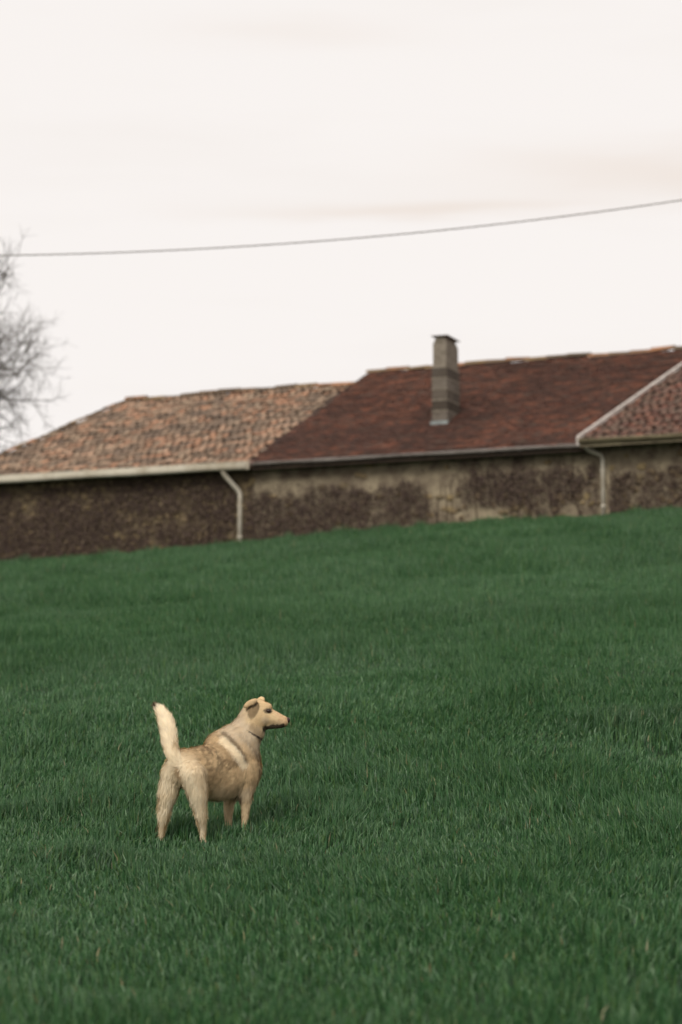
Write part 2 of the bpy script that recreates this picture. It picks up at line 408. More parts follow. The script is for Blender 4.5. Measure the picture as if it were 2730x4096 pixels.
def lay_stones(wall, base, u0, u1, zlo, zhi, v, seed, keep, bias=0):
    """courses of uneven stones, bedded into the render"""
    rg = np.random.default_rng(seed); n = 0; z = zlo
    while z < zhi and n < 300:
        h = rg.uniform(.12, .18); u = u0 + rg.uniform(0, .2)
        while u < u1 and n < 300:
            wd = rg.uniform(.12, .34)
            gx, gy = h2w(u, v); gz = float(terrain(gx, gy))
            if z > gz - .12 and rg.random() < keep(u, z - gz):
                o = add('stone', STONES[int(rg.integers(16))], wall, (u + wd / 2 - base[0], v - base[1] - .012, z + h / 2 + rg.normal(0, .04) - base[2]), (0, rg.normal(0, .35), 0))
                o.scale = (wd * .98, rg.uniform(.4, .9), h * rg.uniform(.8, 1.35)); n += 1
            u += wd
        z += h * .96

def gutter(root, base, u0, u1, v, z, mat, r=.085, fascia=None, fall=0.0, box=False):
    """half-round gutter with rolled front lip, brackets, and the fascia board behind it"""
    mb = MB(); n = 8; prof = []
    for k in range(n + 1):
        a = math.pi + math.pi * k / n; prof.append((math.cos(a) * r, math.sin(a) * r))
    if box: prof = [(-r, .0), (-r * 1.02, -.06), (-r * .98, -.13), (-r * .8, -.17), (-r * .3, -.19), (r * .3, -.19), (r * .9, -.17), (r, -.1), (r, 0)]
    prof2 = [(a * .88, b * .9) for a, b in prof]
    ring = prof + prof2[::-1]; m = len(ring); vs = []
    for i in range(9):
        u = u0 + (u1 - u0) * i / 8; zz = z - fall * i / 8 + .008 * math.sin(i * 2.1)
        for a, b in ring: vs.append((u - base[0], v + a - base[1], zz + b - base[2]))
    fs = [(i * m + k, i * m + (k + 1) % m, (i + 1) * m + (k + 1) % m, (i + 1) * m + k) for i in range(8) for k in range(m)]
    fs += [tuple(range(m))[::-1], tuple(range(8 * m, 9 * m))]
    mb.poly(vs, fs)
    mb.tube([(u0 - base[0], v - r - base[1], z - base[2]), (u1 - base[0], v - r - base[1], z - fall - base[2])], .014, 6)
    g = add('gutter', mb.mesh('gutter', mat, True), root)
    k = u0 + .5
    while k < u1:
        b = MB(); zz = z - fall * (k - u0) / (u1 - u0)
        pts = [(k - base[0], v + math.cos(math.pi + math.pi * q / 6) * (r + .008) - base[1], zz + math.sin(math.pi + math.pi * q / 6) * (r + .008) - base[2]) for q in range(7)]
        b.tube(pts, .012, 5); add('gutter_bracket', b.mesh('gutter_bracket', mat), g); k += .95
    if fascia:
        mb = MB(); mb.box((u0 - base[0], v + r + .01 - base[1], z - .16 - base[2]), (u1 - base[0], v + r + .045 - base[1], z + .05 - base[2]))
        add('fascia_board', mb.mesh('fascia_board', fascia), root)

def downpipe(root, base, pts, mat, r=.055):
    mb = MB(); P = [Vector((p[0] - base[0], p[1] - base[1], p[2] - base[2])) for p in pts]
    q = [P[0]]
    for i in range(1, len(P) - 1):      # rounded elbows
        a = (P[i - 1] - P[i]).normalized() * .09; b = (P[i + 1] - P[i]).normalized() * .09
        q += [P[i] + a, P[i] + (a + b) * .3, P[i] + b]
    q.append(P[-1]); mb.tube(q, r, 12)
    d = add('downpipe', mb.mesh('downpipe', mat, True), root)
    for f in (.25, .8):
        c = P[-2].lerp(P[-1], f); b = MB(); b.tube([c + Vector((0, 0, -.025)), c + Vector((0, 0, .025))], r + .012, 12)
        add('pipe_clip', b.mesh('pipe_clip', mat), d)

def soffit(root, base, u0, u1, v0, v1, z):
    """rafter ends under the overhang"""
    k = u0 + .3
    while k < u1 - .1:
        mb = MB(); o = lambda a, b, c: (a - base[0], b - base[1], c - base[2])
        mb.poly([o(k, v0 + .12, z - .12), o(k + .08, v0 + .12, z - .12), o(k + .08, v1, z - .12 + (v1 - v0) * TP), o(k, v1, z - .12 + (v1 - v0) * TP),
                 o(k, v0 + .12, z - .02), o(k + .08, v0 + .12, z - .02), o(k + .08, v1, z - .02 + (v1 - v0) * TP), o(k, v1, z - .02 + (v1 - v0) * TP)],
                [(0, 3, 2, 1), (4, 5, 6, 7), (0, 1, 5, 4), (1, 2, 6, 5), (2, 3, 7, 6), (3, 0, 4, 7)])
        add('rafter_end', mb.mesh('rafter_end', m_wood), root); k += .62

def building(name, label, u, v):
    x, y = h2w(u, v); z = float(terrain(x, y)); e = bpy.data.objects.new(name, None); C.objects.link(e)
    e.location = (x, y, z); e.rotation_euler = (0, 0, -TH); tag(e, label, 'building')
    return e, (u, v, z)

VW = .42           # wall face behind the eave line
# --- barn, left: mottled canal tiles
barn, bb = building('barn', 'low stone barn at left under mottled salmon and grey canal tiles', -7.0, 2.5)
bl = lambda v: -11.45 + 1.75 * max(v, 0) / 7.15
make_roof(barn, bb, bl, lambda v: -2.60, 0.0, 7.15, EAVE, 'canal', .035, 11)
bw = wall_shell(barn, bb, -11.2, -2.62, VW, 13.8, EAVE + VW * TP - .12, m_wall2, left=lambda v: -11.2 + 1.75 * min(v, 7.15) / 7.15)
lay_stones(bw, bb, -11.1, -2.7, 7.3, 10.2, VW, 21, lambda u, h: .5)
gutter(barn, bb, -11.4, -2.52, -.12, EAVE + .03, m_pale, .105, m_pale, box=True)
soffit(barn, bb, -11.3, -2.6, 0, VW, EAVE)
gx, gy = h2w(-2.92, .32)
downpipe(barn, bb, [(-3.22, -.10, EAVE - .04), (-3.22, -.10, EAVE - .2), (-2.92, .33, EAVE - .68), (-2.92, .33, float(terrain(gx, gy)) - .05)], m_pipe, .062)

# --- farmhouse, middle: dark red flat tiles, chimney
house, hb = building('farmhouse', 'stone farmhouse in the middle with dark red tiled roof and block chimney', 2.0, 2.5)
make_roof(house, hb, lambda v: -2.57, lambda v: 10.6, 0.02, 8.4, EAVE + .02, 'flat', .02, 12)
hw = wall_shell(house, hb, -2.60, 10.4, VW + .004, 16.3, EAVE + VW * TP - .12, m_wall)
lay_stones(hw, hb, -2.5, 6.6, 7.6, 10.2, VW, 22, lambda u, h: (.5 if u > 3.6 and h < .7 else .25) if h < 1.0 else .05)
gutter(house, hb, -2.45, 6.3, -.07, EAVE + .0, m_zinc, .064, m_wood)
soffit(house, hb, -2.5, 6.3, 0.02, VW, EAVE)
gx, gy = h2w(6.68, .32)
downpipe(house, hb, [(6.38, -.07, EAVE - .02), (6.38, -.07, EAVE - .12), (6.68, .33, EAVE - .24), (6.68, .33, float(terrain(gx, gy)) - .05)], m_pipe, .05)

# chimney: block courses with pale mortar beds, narrower above, thin cap slab
def make_chimney():
    o = lambda u, v, z: (u - hb[0], v - hb[1], z - hb[2])
    u0, u1, v0, v1 = 1.55, 1.97, 2.42, 3.42
    z_roof = EAVE + v0 * TP
    core = MB(); core.box(o(u0 + .03, v0 + .03, z_roof - .6), o(u1 - .03, v1 - .03, 13.62))
    ch = add('chimney', core.mesh('chimney', m_mortar), house)
    rg = np.random.default_rng(5)
    cols = [srgb(*c) for c in ((112, 104, 95), (86, 79, 72), (72, 65, 58), (98, 90, 81), (122, 114, 104))]
    brown = [srgb(*c) for c in ((66, 50, 42), (72, 55, 46), (80, 64, 54))]
    def blk(a, b, c, name='block'):
        m = MB(); m.box(a, b); me = m.mesh(name, m_block)
        at = me.color_attributes.new('tint', 'FLOAT_COLOR', 'POINT'); at.data.foreach_set('color', np.tile((*c, 1), (8, 1)).astype(np.float32).ravel())
        ob = add(name, me, ch); bv = ob.modifiers.new('bevel', 'BEVEL'); bv.width = .012; bv.segments = 1; return ob
    z = z_roof - .15; i = 0; hcs = .285
    while z < 13.55:
        inset = .0 if z < 12.9 else .035
        top = min(z + hcs, 13.62)
        a0, a1, b0, b1 = u0 + inset, u1 - inset, v0 + inset, v1 - inset
        hi = z > 12.95
        vm = b0 + (b1 - b0) * (.55 if i % 2 else .42)
        for (va, vb_) in ((b0, vm - .02), (vm + .02, b1)):
            c = brown[int(rg.integers(3))] if (hi and va > b0) or (hi and rg.random() < .2) else cols[int(rg.integers(5))]
            blk(o(a0, va, z), o(a1, vb_, top - .045), c)
        bed = MB(); bed.box(o(a0 - .004, b0 - .004, top - .045), o(a1 + .004, b1 + .004, top)); add('mortar_bed', bed.mesh('mortar_bed', m_mortar), ch)
        z = top; i += 1
    m = MB()
    for (zz, w_) in ((13.62, .05), (13.70, .08)):
        m.box(o(u0 + w_, v0 + w_, zz), o(u1 - w_, v1 - w_, zz + .078))
    add('chimney_collar', m.mesh('chimney_collar', m_mortar), ch)
    m = MB(); m.box(o(u0 - .015, v0 - .015, 13.80), o(u1 + .02, v1 + .015, 13.812)); add('cap_slab', m.mesh('cap_slab', m_mortar), ch)
    for (a, b) in ((u0 + .12, v0 + .12), (u1 - .12, v0 + .12), (u0 + .12, v1 - .12), (u1 - .12, v1 - .12)):
        m = MB(); m.box(o(a - .02, b - .02, 13.775), o(a + .02, b + .02, 13.80)); add('cap_post', m.mesh('cap_post', m_zinc), ch)
    m = MB(); m.box(o(u0 - .03, v0 - .035, z_roof - .1), o(u1 + .03, v0 - .006, z_roof + .13))
    add('flashing', m.mesh('flashing', m_lead), ch)
make_chimney()

# --- wing, right: raised roof with pale barge board
wing, wb = building('wing', 'stone wing at right edge with pale barge board and brown canal tiles', 9.5, 2.5)
wl = lambda v: 6.28 + .168 * (v + .3)
ZW = EAVE + .2 - .3 * TP
make_roof(wing, wb, wl, lambda v: 14.0, -.30, 9.4, ZW, 'wing', .02, 13)
ww = wall_shell(wing, wb, 6.74, 13.8, VW - .06, 18.2, EAVE + .1, m_wall)
lay_stones(ww, wb, 6.8, 13.7, 7.7, 10.3, VW - .06, 23, lambda u, h: .5 if h < 1.2 else .1)
gutter(wing, wb, 6.30, 13.9, -.40, ZW - .01, m_olive, .075, m_olive)
soffit(wing, wb, 6.8, 13.6, -.3, VW - .06, ZW)
mb = MB()
o_ = lambda u, v, z: (u - wb[0], v - wb[1], z - wb[2])
P = []
for v in (-.34, 9.4):
    u = wl(v); z = ZW + (v + .30) * TP
    P += [o_(u - .05, v, z - .12), o_(u + .02, v, z - .12), o_(u + .02, v, z + .115), o_(u - .05, v, z + .115)]
mb.poly(P, [(0, 1, 2, 3), (7, 6, 5, 4), (0, 4, 5, 1), (1, 5, 6, 2), (2, 6, 7, 3), (3, 7, 4, 0)])
add('barge_board', mb.mesh('barge_board', m_barge), wing)

# ------------------------------------------------------------------ dry creeper on the walls
m_creep = material('dry_creeper', (1, 1, 1), .9, tint='tint', spec=.1)
def creeper(label, dens, u0, u1, v, n, seed):
    rg = np.random.default_rng(seed)
    x, y = h2w((u0 + u1) / 2, v - .05); zb = float(terrain(x, y))
    e = bpy.data.objects.new('wall_creeper', None); C.objects.link(e); e.location = (x, y, zb); e.rotation_euler = (0, 0, -TH)
    tag(e, label, 'creeper', 'dry creepers on the farm wall')
    um = (u0 + u1) / 2
    # stems
    stem_mat = material('creeper_stem', srgb(74, 60, 50), .9)
    for k in range(int((u1 - u0) * 2.2)):
        u = rg.uniform(u0, u1); gx, gy = h2w(u, v); z = float(terrain(gx, gy)); pts = []; du = rg.normal(0, .1)
        top = 2.0
        for q in range(9):
            h = q / 8 * top
            if q and dens(u, h) < .25: break
            pts.append((u - um, -.0 + .02 * rg.random(), z + h - .1 - zb)); u += du * .3 + rg.normal(0, .06)
        if len(pts) > 2:
            mb = MB(); mb.tube(pts, [.018 * (1 - .8 * i / len(pts)) for i in range(len(pts))], 4); add('stem', mb.mesh('stem', stem_mat), e)
    # dry leaves and twig clusters
    U = rg.uniform(u0, u1, n); Hh = rg.uniform(-.05, 2.0, n)
    nz = vnoise(U * 1.3 + 50, Hh * 1.2 + 20, seed) * .62 + vnoise(U * 5 + 3, Hh * 3.5, seed + 1) * .38
    D = np.array([dens(a, b) for a, b in zip(U, Hh)])
    k = rg.random(n) < 1 / (1 + np.exp(-(D - nz) / .085))
    U, Hh = U[k], Hh[k]; m = len(U)
    gx = OX + U2[0] * U + V2[0] * v; gy = OY + U2[1] * U + V2[1] * v; Zg = terrain(gx, gy)
    c = np.stack([U - um, -rg.uniform(.0, .10, m), Zg + Hh - zb], 1)
    a = rg.normal(size=(m, 3)); a[:, 1] *= .5; a /= np.linalg.norm(a, axis=1)[:, None]
    b = np.cross(a, rg.normal(size=(m, 3)) * np.array([.4, 1, .4]) + np.array([0, -.6, .3])); b /= np.linalg.norm(b, axis=1)[:, None] + 1e-6
    L = rg.uniform(.018, .045, m)[:, None]; W = L * rg.uniform(.25, .6, m)[:, None]
    vs = np.stack([c - a * L, c + b * W, c + a * L, c - b * W], 1).reshape(-1, 3)
    fa = np.arange(m * 4).reshape(m, 4)
    base_c = np.array([srgb(86, 72, 65), srgb(70, 59, 55), srgb(102, 87, 76), srgb(80, 65, 62), srgb(116, 102, 84)])[rg.choice(5, m, p=[.32, .3, .18, .12, .08])]
    lv = add('leaves', mesh_np('leaves', vs, fa, m_creep, False, np.repeat(base_c, 4, 0)), e); lv['kind'] = 'stuff'
def sm(x, a, b): t = min(max((x - a) / (b - a), 0), 1); return t * t * (3 - 2 * t)
creeper('dark dry creeper over the whole barn wall at left', lambda u, h: .66 - .16 * sm(h, 1.35, 1.75), -11.1, -3.05, VW, 26000, 31)
creeper('dark dry creeper on the farmhouse wall right of the left downpipe',
        lambda u, h: .25 * (1 - sm(h, 1.3, 1.7)) + .47 * (1 - sm(h, 1.05, 1.35)) * (1 - sm(u + .35 * (h - .8), 1.9, 2.6)), -2.8, 3.2, VW, 20000, 32)
creeper('thin dark creeper under the eave beside the pale bare wall patch',
        lambda u, h: (.36 * sm(h, .35, .7) * (1 - sm(h, 1.1, 1.35)) + .37) * sm(u, 2.6, 3.6), 2.9, 6.55, VW, 12000, 33)
creeper('dark creeper band on the wing wall right of the right downpipe',
        lambda u, h: .52 * (1 - sm(h, .95, 1.2)) + .18 * (1 - sm(h, 1.2, 1.6)), 6.85, 13.6, VW - .06, 18000, 34)

# ------------------------------------------------------------------ overhead cable
m_cable = material('cable_black', srgb(128, 120, 112), .7)
cx_ = np.array([-6.479, -4.001, -1.521, .96, 3.444, 5.102, 6.498]); cz_ = np.array([12.095, 12.179, 12.306, 12.5, 12.754, 12.965, 13.194])
pc = np.polyfit(cx_, cz_, 2)
mb = MB(); xs_ = np.linspace(-26, 26, 900)
for ph in (0, 2.094, 4.189):
    mb.tube([(x, 45 + .0085 * math.cos(x * 7 + ph), float(np.polyval(pc, x)) + .0085 * math.sin(x * 7 + ph)) for x in xs_], .0055, 5)
tag(add('overhead_cable', mb.mesh('overhead_cable', m_cable, True)), 'twisted overhead cable sagging across the pale sky', 'cable')

# ------------------------------------------------------------------ bare tree
m_bark = material('bark', srgb(82, 72, 60), .95, var=srgb(60, 54, 44), scale=8)
def bare_tree():
    rg = random.Random(9); bx_, by_ = -16.0, 82.0; bz = float(terrain(bx_, by_))
    e = bpy.data.objects.new('bare_tree', None); C.objects.link(e); e.location = (bx_, by_, bz)
    tag(e, 'leafless tree with fine twigs rising behind the barn roof', 'tree')
    Ht = 24.6 - bz
    trunk = MB(); crown = MB()
    pts = [(0, 0, -.3), (.1, 0, Ht * .1), (.05, .1, Ht * .2), (.2, 0, Ht * .3)]
    trunk.tube(pts, [.34, .27, .22, .19], 10)
    def grow(p, d, L, r, lev):
        n = 4 if lev < 3 else (3 if lev < 4 else 2)
        pts = [p]; rad = [r]; cur = p; dd = d.copy()
        for i in range(n):
            dd = (dd + Vector((rg.gauss(0, .17), rg.gauss(0, .17), rg.gauss(0, .15) + (.06 if lev < 2 else .015)))).normalized()
            cur = cur + dd * L / n; pts.append(cur); rad.append(r * (1 - .6 * (i + 1) / n))
        (crown).tube(pts, rad, 6 if lev < 2 else 3, False)
        if lev >= 5: return
        k = [5, 5, 5, 4, 4][lev]
        for q in range(k):
            t = rg.uniform(.25, 1) if q else 1.0
            i = min(int(t * n), n - 1); pp = pts[i].lerp(pts[i + 1], t * n - i if t < 1 else 1)
            ax = Vector((rg.gauss(0, 1), rg.gauss(0, 1), rg.gauss(0, 1))).normalized()
            nd = (dd + ax * rg.uniform(.6, 1.3)).normalized()
            grow(pp, nd, L * rg.uniform(.5, .72), max(r * (.5 if q else .62), .0066), lev + 1)
    for q in range(8):
        a = q / 8 * 2 * math.pi + .2
        st = Vector(pts[2]).lerp(Vector(pts[3]), rg.random())
        up = rg.uniform(.35, 1.6)
        grow(st, Vector((math.cos(a), math.sin(a), up)).normalized(), Ht * .27, .11, 0)
    grow(Vector(pts[3]), Vector((.1, 0, 1)), Ht * .3, .15, 0)
    add('trunk', trunk.mesh('trunk', m_bark, True), e); add('crown', crown.mesh('crown', m_bark, True), e)
bare_tree()

# ------------------------------------------------------------------ dog
A = lambda *p: np.array(p, float)
FWD = A(.70, .70, .12); FWD /= np.linalg.norm(FWD); RGT = A(.714, -.70, 0); RGT /= np.linalg.norm(RGT); UPV = np.cross(RGT, FWD)
DN = A(-.05, -.05, -1.0)
prims = []   # (kind, data, flow direction of the coat, coat length, smoothing)
def ell(c, ax, rad, flow, L, k=.04): prims.append(('e', A(*c), np.array(ax), A(*rad), np.asarray(flow, float), L, k))
def cone(a, b, ra, rb, flow, L, k=.03): prims.append(('c', A(*a), A(*b), ra, rb, np.asarray(flow, float), L, k))
body_ax = [FWD, RGT, UPV]
back = -FWD * .85 - A(0, 0, .5)
ell((.004, .03, .458), body_ax, (.112, .090, .100), back, .024)
ell((.106, .13, .474), body_ax, (.16, .112, .102), back, .026)
ell((.108, .13, .418), body_ax, (.16, .112, .104), back, .026)
ell((.224, .26, .494), body_ax, (.19, .128, .116), back, .028)
ell((.220, .255, .402), body_ax, (.19, .130, .112), back, .028)
ell((.314, .34, .468), body_ax, (.132, .116, .17), back, .028)
cone((.205, .26, .590), (.281, .33, .620), .078, .090, -FWD - A(0, 0, .35), .026, .05)
cone((.313, .36, .577), (.385, .38, .738), .112, .078, A(-.35, -.1, -.9), .026, .04)
ell((.425, .372, .684), np.eye(3), (.042, .045, .045), A(-.3, 0, -1), .022, .03)
HD = np.eye(3); hb_ = A(-1, -.05, -.12)
ell((.419, .385, .797), HD, (.078, .068, .072), hb_, .011, .03)
ell((.436, .36, .754), HD, (.055, .048, .05), hb_, .012, .03)
ell((.438, .405, .754), HD, (.052, .045, .05), hb_, .012, .03)
cone((.475, .385, .767), (.577, .385, .735), .054, .033, hb_, .006, .02)
cone((.455, .385, .718), (.563, .385, .709), .032, .015, hb_, .007, .012)
ell((.480, .358, .824), HD, (.030, .022, .020), hb_, .008, .02)
ell((.480, .412, .824), HD, (.030, .022, .020), hb_, .008, .02)
# ears: cupped hollow below, folded flap above
def tilt(a): c, s = math.cos(a), math.sin(a); return [A(c, 0, s), A(0, 1, 0), A(-s, 0, c)]
ell((.402, .318, .806), tilt(R(70)), (.050, .014, .026), A(-.2, -.2, -1), .006, .012)
ell((.384, .306, .842), tilt(R(28)), (.046, .014, .019), A(-.9, -.1, -.4), .007, .006)
ell((.362, .308, .826), tilt(R(60)), (.020, .011, .012), A(-.9, -.1, -.4), .006, .008)
ell((.436, .447, .858), tilt(R(50)), (.034, .016, .024), A(-.2, .2, -1), .006, .012)
def chain(pts, rad, flow, L, k=.02, flows=None):
    """a limb: one smooth tapering curve through the joints"""
    n = len(pts); t = np.linspace(0, n - 1, (n - 1) * 5 + 1); Q = []
    src = np.array([(*p, r) for p, r in zip(pts, rad)]); ext = np.vstack([2 * src[0] - src[1], src, 2 * src[-1] - src[-2]])
    for q in t:
        i = min(int(q), n - 2); f = q - i; p0, p1, p2, p3 = ext[i:i + 4]
        Q.append(.5 * (2 * p1 + (p2 - p0) * f + (2 * p0 - 5 * p1 + 4 * p2 - p3) * f * f + (3 * p1 - p0 - 3 * p2 + p3) * f ** 3))
    Q = np.array(Q)
    for i in range(n - 1):
        prims.append(('s', Q[i * 5:i * 5 + 6, :3], Q[i * 5:i * 5 + 6, 3], i == 0, np.asarray(flow if flows is None else flows[i], float), L[i] if hasattr(L, '__len__') else L, k if i == 0 else .0015))
LL = [.028, .032, .030, .024, .013, .007]
chain([(-.054, .012, .415), (-.078, .012, .322), (-.095, .018, .246), (-.108, .022, .176), (-.119, .036, .113), (-.128, .052, .038)],
      [.066, .052, .035, .023, .017, .015], DN - A(.15, .15, 0), LL, .035)
ell((-.120, .082, .014), HD, (.026, .040, .022), DN, .005, .02)
chain([(.062, -.04, .412), (.086, -.042, .318), (.099, -.036, .246), (.111, -.028, .180), (.118, -.010, .114), (.120, 0, .042)],
      [.072, .055, .038, .026, .018, .015], DN - A(.15, .15, 0), LL, .035)
ell((.128, .022, .016), HD, (.026, .040, .022), DN, .005, .02)
chain([(.362, .30, .443), (.356, .27, .317), (.360, .27, .270), (.356, .27, .211), (.353, .27, .145), (.351, .27, .078)],
      [.076, .042, .029, .022, .018, .017], DN, [.026, .022, .018, .014, .008, .006], .025)
ell((.361, .29, .052), HD, (.026, .038, .022), DN, .005, .02)
chain([(.270, .42, .391), (.263, .42, .324), (.252, .42, .244), (.249, .42, .177), (.249, .42, .110), (.250, .42, .080)],
      [.060, .040, .028, .021, .018, .017], DN, [.024, .020, .018, .014, .008, .006], .025)
ell((.258, .44, .062), HD, (.026, .038, .022), DN, .005, .02)
TL = [(-.024, -.035, .468), (-.050, -.058, .520), (-.072, -.06, .593), (-.080, -.06, .651), (-.095, -.055, .707), (-.115, -.05, .755), (-.135, -.05, .785), (-.155, -.05, .803)]
tflow = [A(*TL[i + 1]) - A(*TL[i]) for i in range(7)]; tflow = [t / np.linalg.norm(t) for t in tflow]
chain(TL, [.034, .036, .037, .037, .034, .027, .016, .005], None, [.024, .030, .036, .038, .038, .036, .032], .02, tflow)

def sdf_prim(p, P):
    if p[0] == 'e':
        q = P - p[1]; l = np.stack([(q @ a) for a in p[2]], -1); r = p[3]
        k0 = np.linalg.norm(l / r, axis=-1); k1 = np.linalg.norm(l / (r * r), axis=-1) + 1e-9
        return k0 * (k0 - 1) / k1
    if p[0] == 's':
        best = None
        for a, b, ra, rb in zip(p[1][:-1], p[1][1:], p[2][:-1], p[2][1:]):
            d = sdf_prim(('c', a, b, ra, rb), P); best = d if best is None else np.minimum(best, d)
        return best
    a, b, ra, rb = p[1], p[2], p[3], p[4]
    ab = b - a; t = np.clip(((P - a) @ ab) / (ab @ ab), 0, 1)
    return np.linalg.norm(P - a - t[..., None] * ab, axis=-1) - (ra + (rb - ra) * t)

def smin(a, b, k):
    h = np.maximum(k - np.abs(a - b), 0) / k; return np.minimum(a, b) - h * h * k * .25

def dog_surface(h=.0062):
    lo, hi = A(-.27, -.22, -.03), A(.66, .60, .93)
    n = np.ceil((hi - lo) / h).astype(int)
    G = np.full(n, .25, np.float32)
    ax = [lo[i] + np.arange(n[i]) * h for i in range(3)]
    for p in prims:
        if p[0] == 'e': c0 = p[1] - p[3].max() - .07; c1 = p[1] + p[3].max() + .07
        elif p[0] == 's': c0 = p[1].min(0) - p[2].max() - .07; c1 = p[1].max(0) + p[2].max() + .07
        else:
            m = max(p[3], p[4]) + .07; c0 = np.minimum(p[1], p[2]) - m; c1 = np.maximum(p[1], p[2]) + m
        i0 = np.clip(((c0 - lo) / h).astype(int), 0, n - 1); i1 = np.clip(((c1 - lo) / h).astype(int) + 1, 1, n)
        s = tuple(slice(a, b) for a, b in zip(i0, i1))
        P = np.stack(np.meshgrid(*[ax[i][s[i]] for i in range(3)], indexing='ij'), -1)
        G[s] = smin(G[s], sdf_prim(p, P), p[-1])
    # naive surface nets
    ins = G < 0
    acc = np.zeros((*(n - 1), 3)); cnt = np.zeros(tuple(n - 1))
    corners = [(i, j, k) for i in (0, 1) for j in (0, 1) for k in (0, 1)]
    sl = lambda c: tuple(slice(c[i], n[i] - 1 + c[i]) for i in range(3))
    for a in corners:
        for d in range(3):
            if a[d]: continue
            b = list(a); b[d] = 1
            ga, gb = G[sl(a)], G[sl(b)]; cr_ = (ga < 0) != (gb < 0)
            t = np.where(cr_, ga / np.where(cr_, ga - gb, 1), 0)
            for e in range(3): acc[..., e] += cr_ * (a[e] + (t if e == d else 0))
            cnt += cr_
    act = cnt > 0; idm = np.full(act.shape, -1); idm[act] = np.arange(act.sum())
    cell = np.argwhere(act); V = lo + (cell + acc[act] / cnt[act][:, None]) * h
    F = []
    for d in range(3):
        e1, e2 = (d + 1) % 3, (d + 2) % 3
        s0 = [slice(1, n[i] - 1) for i in range(3)]; s0[d] = slice(0, n[d] - 1); s1 = list(s0); s1[d] = slice(1, n[d])
        ia, ib = ins[tuple(s0)], ins[tuple(s1)]; idx = np.argwhere(ia != ib) + np.array([0 if i == d else 1 for i in range(3)])
        flip = ia[ia != ib]
        def g(o1, o2):
            q = idx.copy(); q[:, e1] -= o1; q[:, e2] -= o2; return idm[tuple(q.T)]
        qd = np.stack([g(1, 1), g(0, 1), g(0, 0), g(1, 0)], 1)
        qd[~flip] = qd[~flip][:, ::-1]; F.append(qd)
    F = np.concatenate(F); F = F[(F >= 0).all(1)]
    return V, F

def vertex_normals(V, F):
    nrm = np.cross(V[F[:, 2]] - V[F[:, 0]], V[F[:, 3]] - V[F[:, 1]]); N = np.zeros_like(V)
    for k in range(4): np.add.at(N, F[:, k], nrm)
    return N / (np.linalg.norm(N, axis=1)[:, None] + 1e-12)

def coat_fields(P):
    """flow direction and coat length at surface points, blended from nearby limbs"""
    fl = np.zeros((len(P), 3)); ln = np.zeros(len(P)); wt = np.zeros(len(P)) + 1e-9
    for p in prims:
        d = sdf_prim(p, P); wgt = np.exp(-np.clip(d + .02, 0, 1) / .012)
        fl += wgt[:, None] * p[-3]; ln += wgt * p[-2]; wt += wgt
    return fl / (np.linalg.norm(fl, axis=1)[:, None] + 1e-9), ln / wt

def seg_d(P2, pts):
    best = np.full(len(P2), 9.)
    for a, b in zip(pts[:-1], pts[1:]):
        a, b = np.array(a), np.array(b); ab = b - a; t = np.clip(((P2 - a) @ ab) / (ab @ ab), 0, 1)
        best = np.minimum(best, np.linalg.norm(P2 - a - t[:, None] * ab, axis=1))
    return best + (vnoise(P2[:, 0] * 90 + 3, P2[:, 1] * 60 + 8, 71) - .5) * .010 + (vnoise(P2[:, 0] * 220, P2[:, 1] * 160, 72) - .5) * .006
def ss(x, a, b): t = np.clip((x - a) / (b - a), 0, 1); return t * t * (3 - 2 * t)

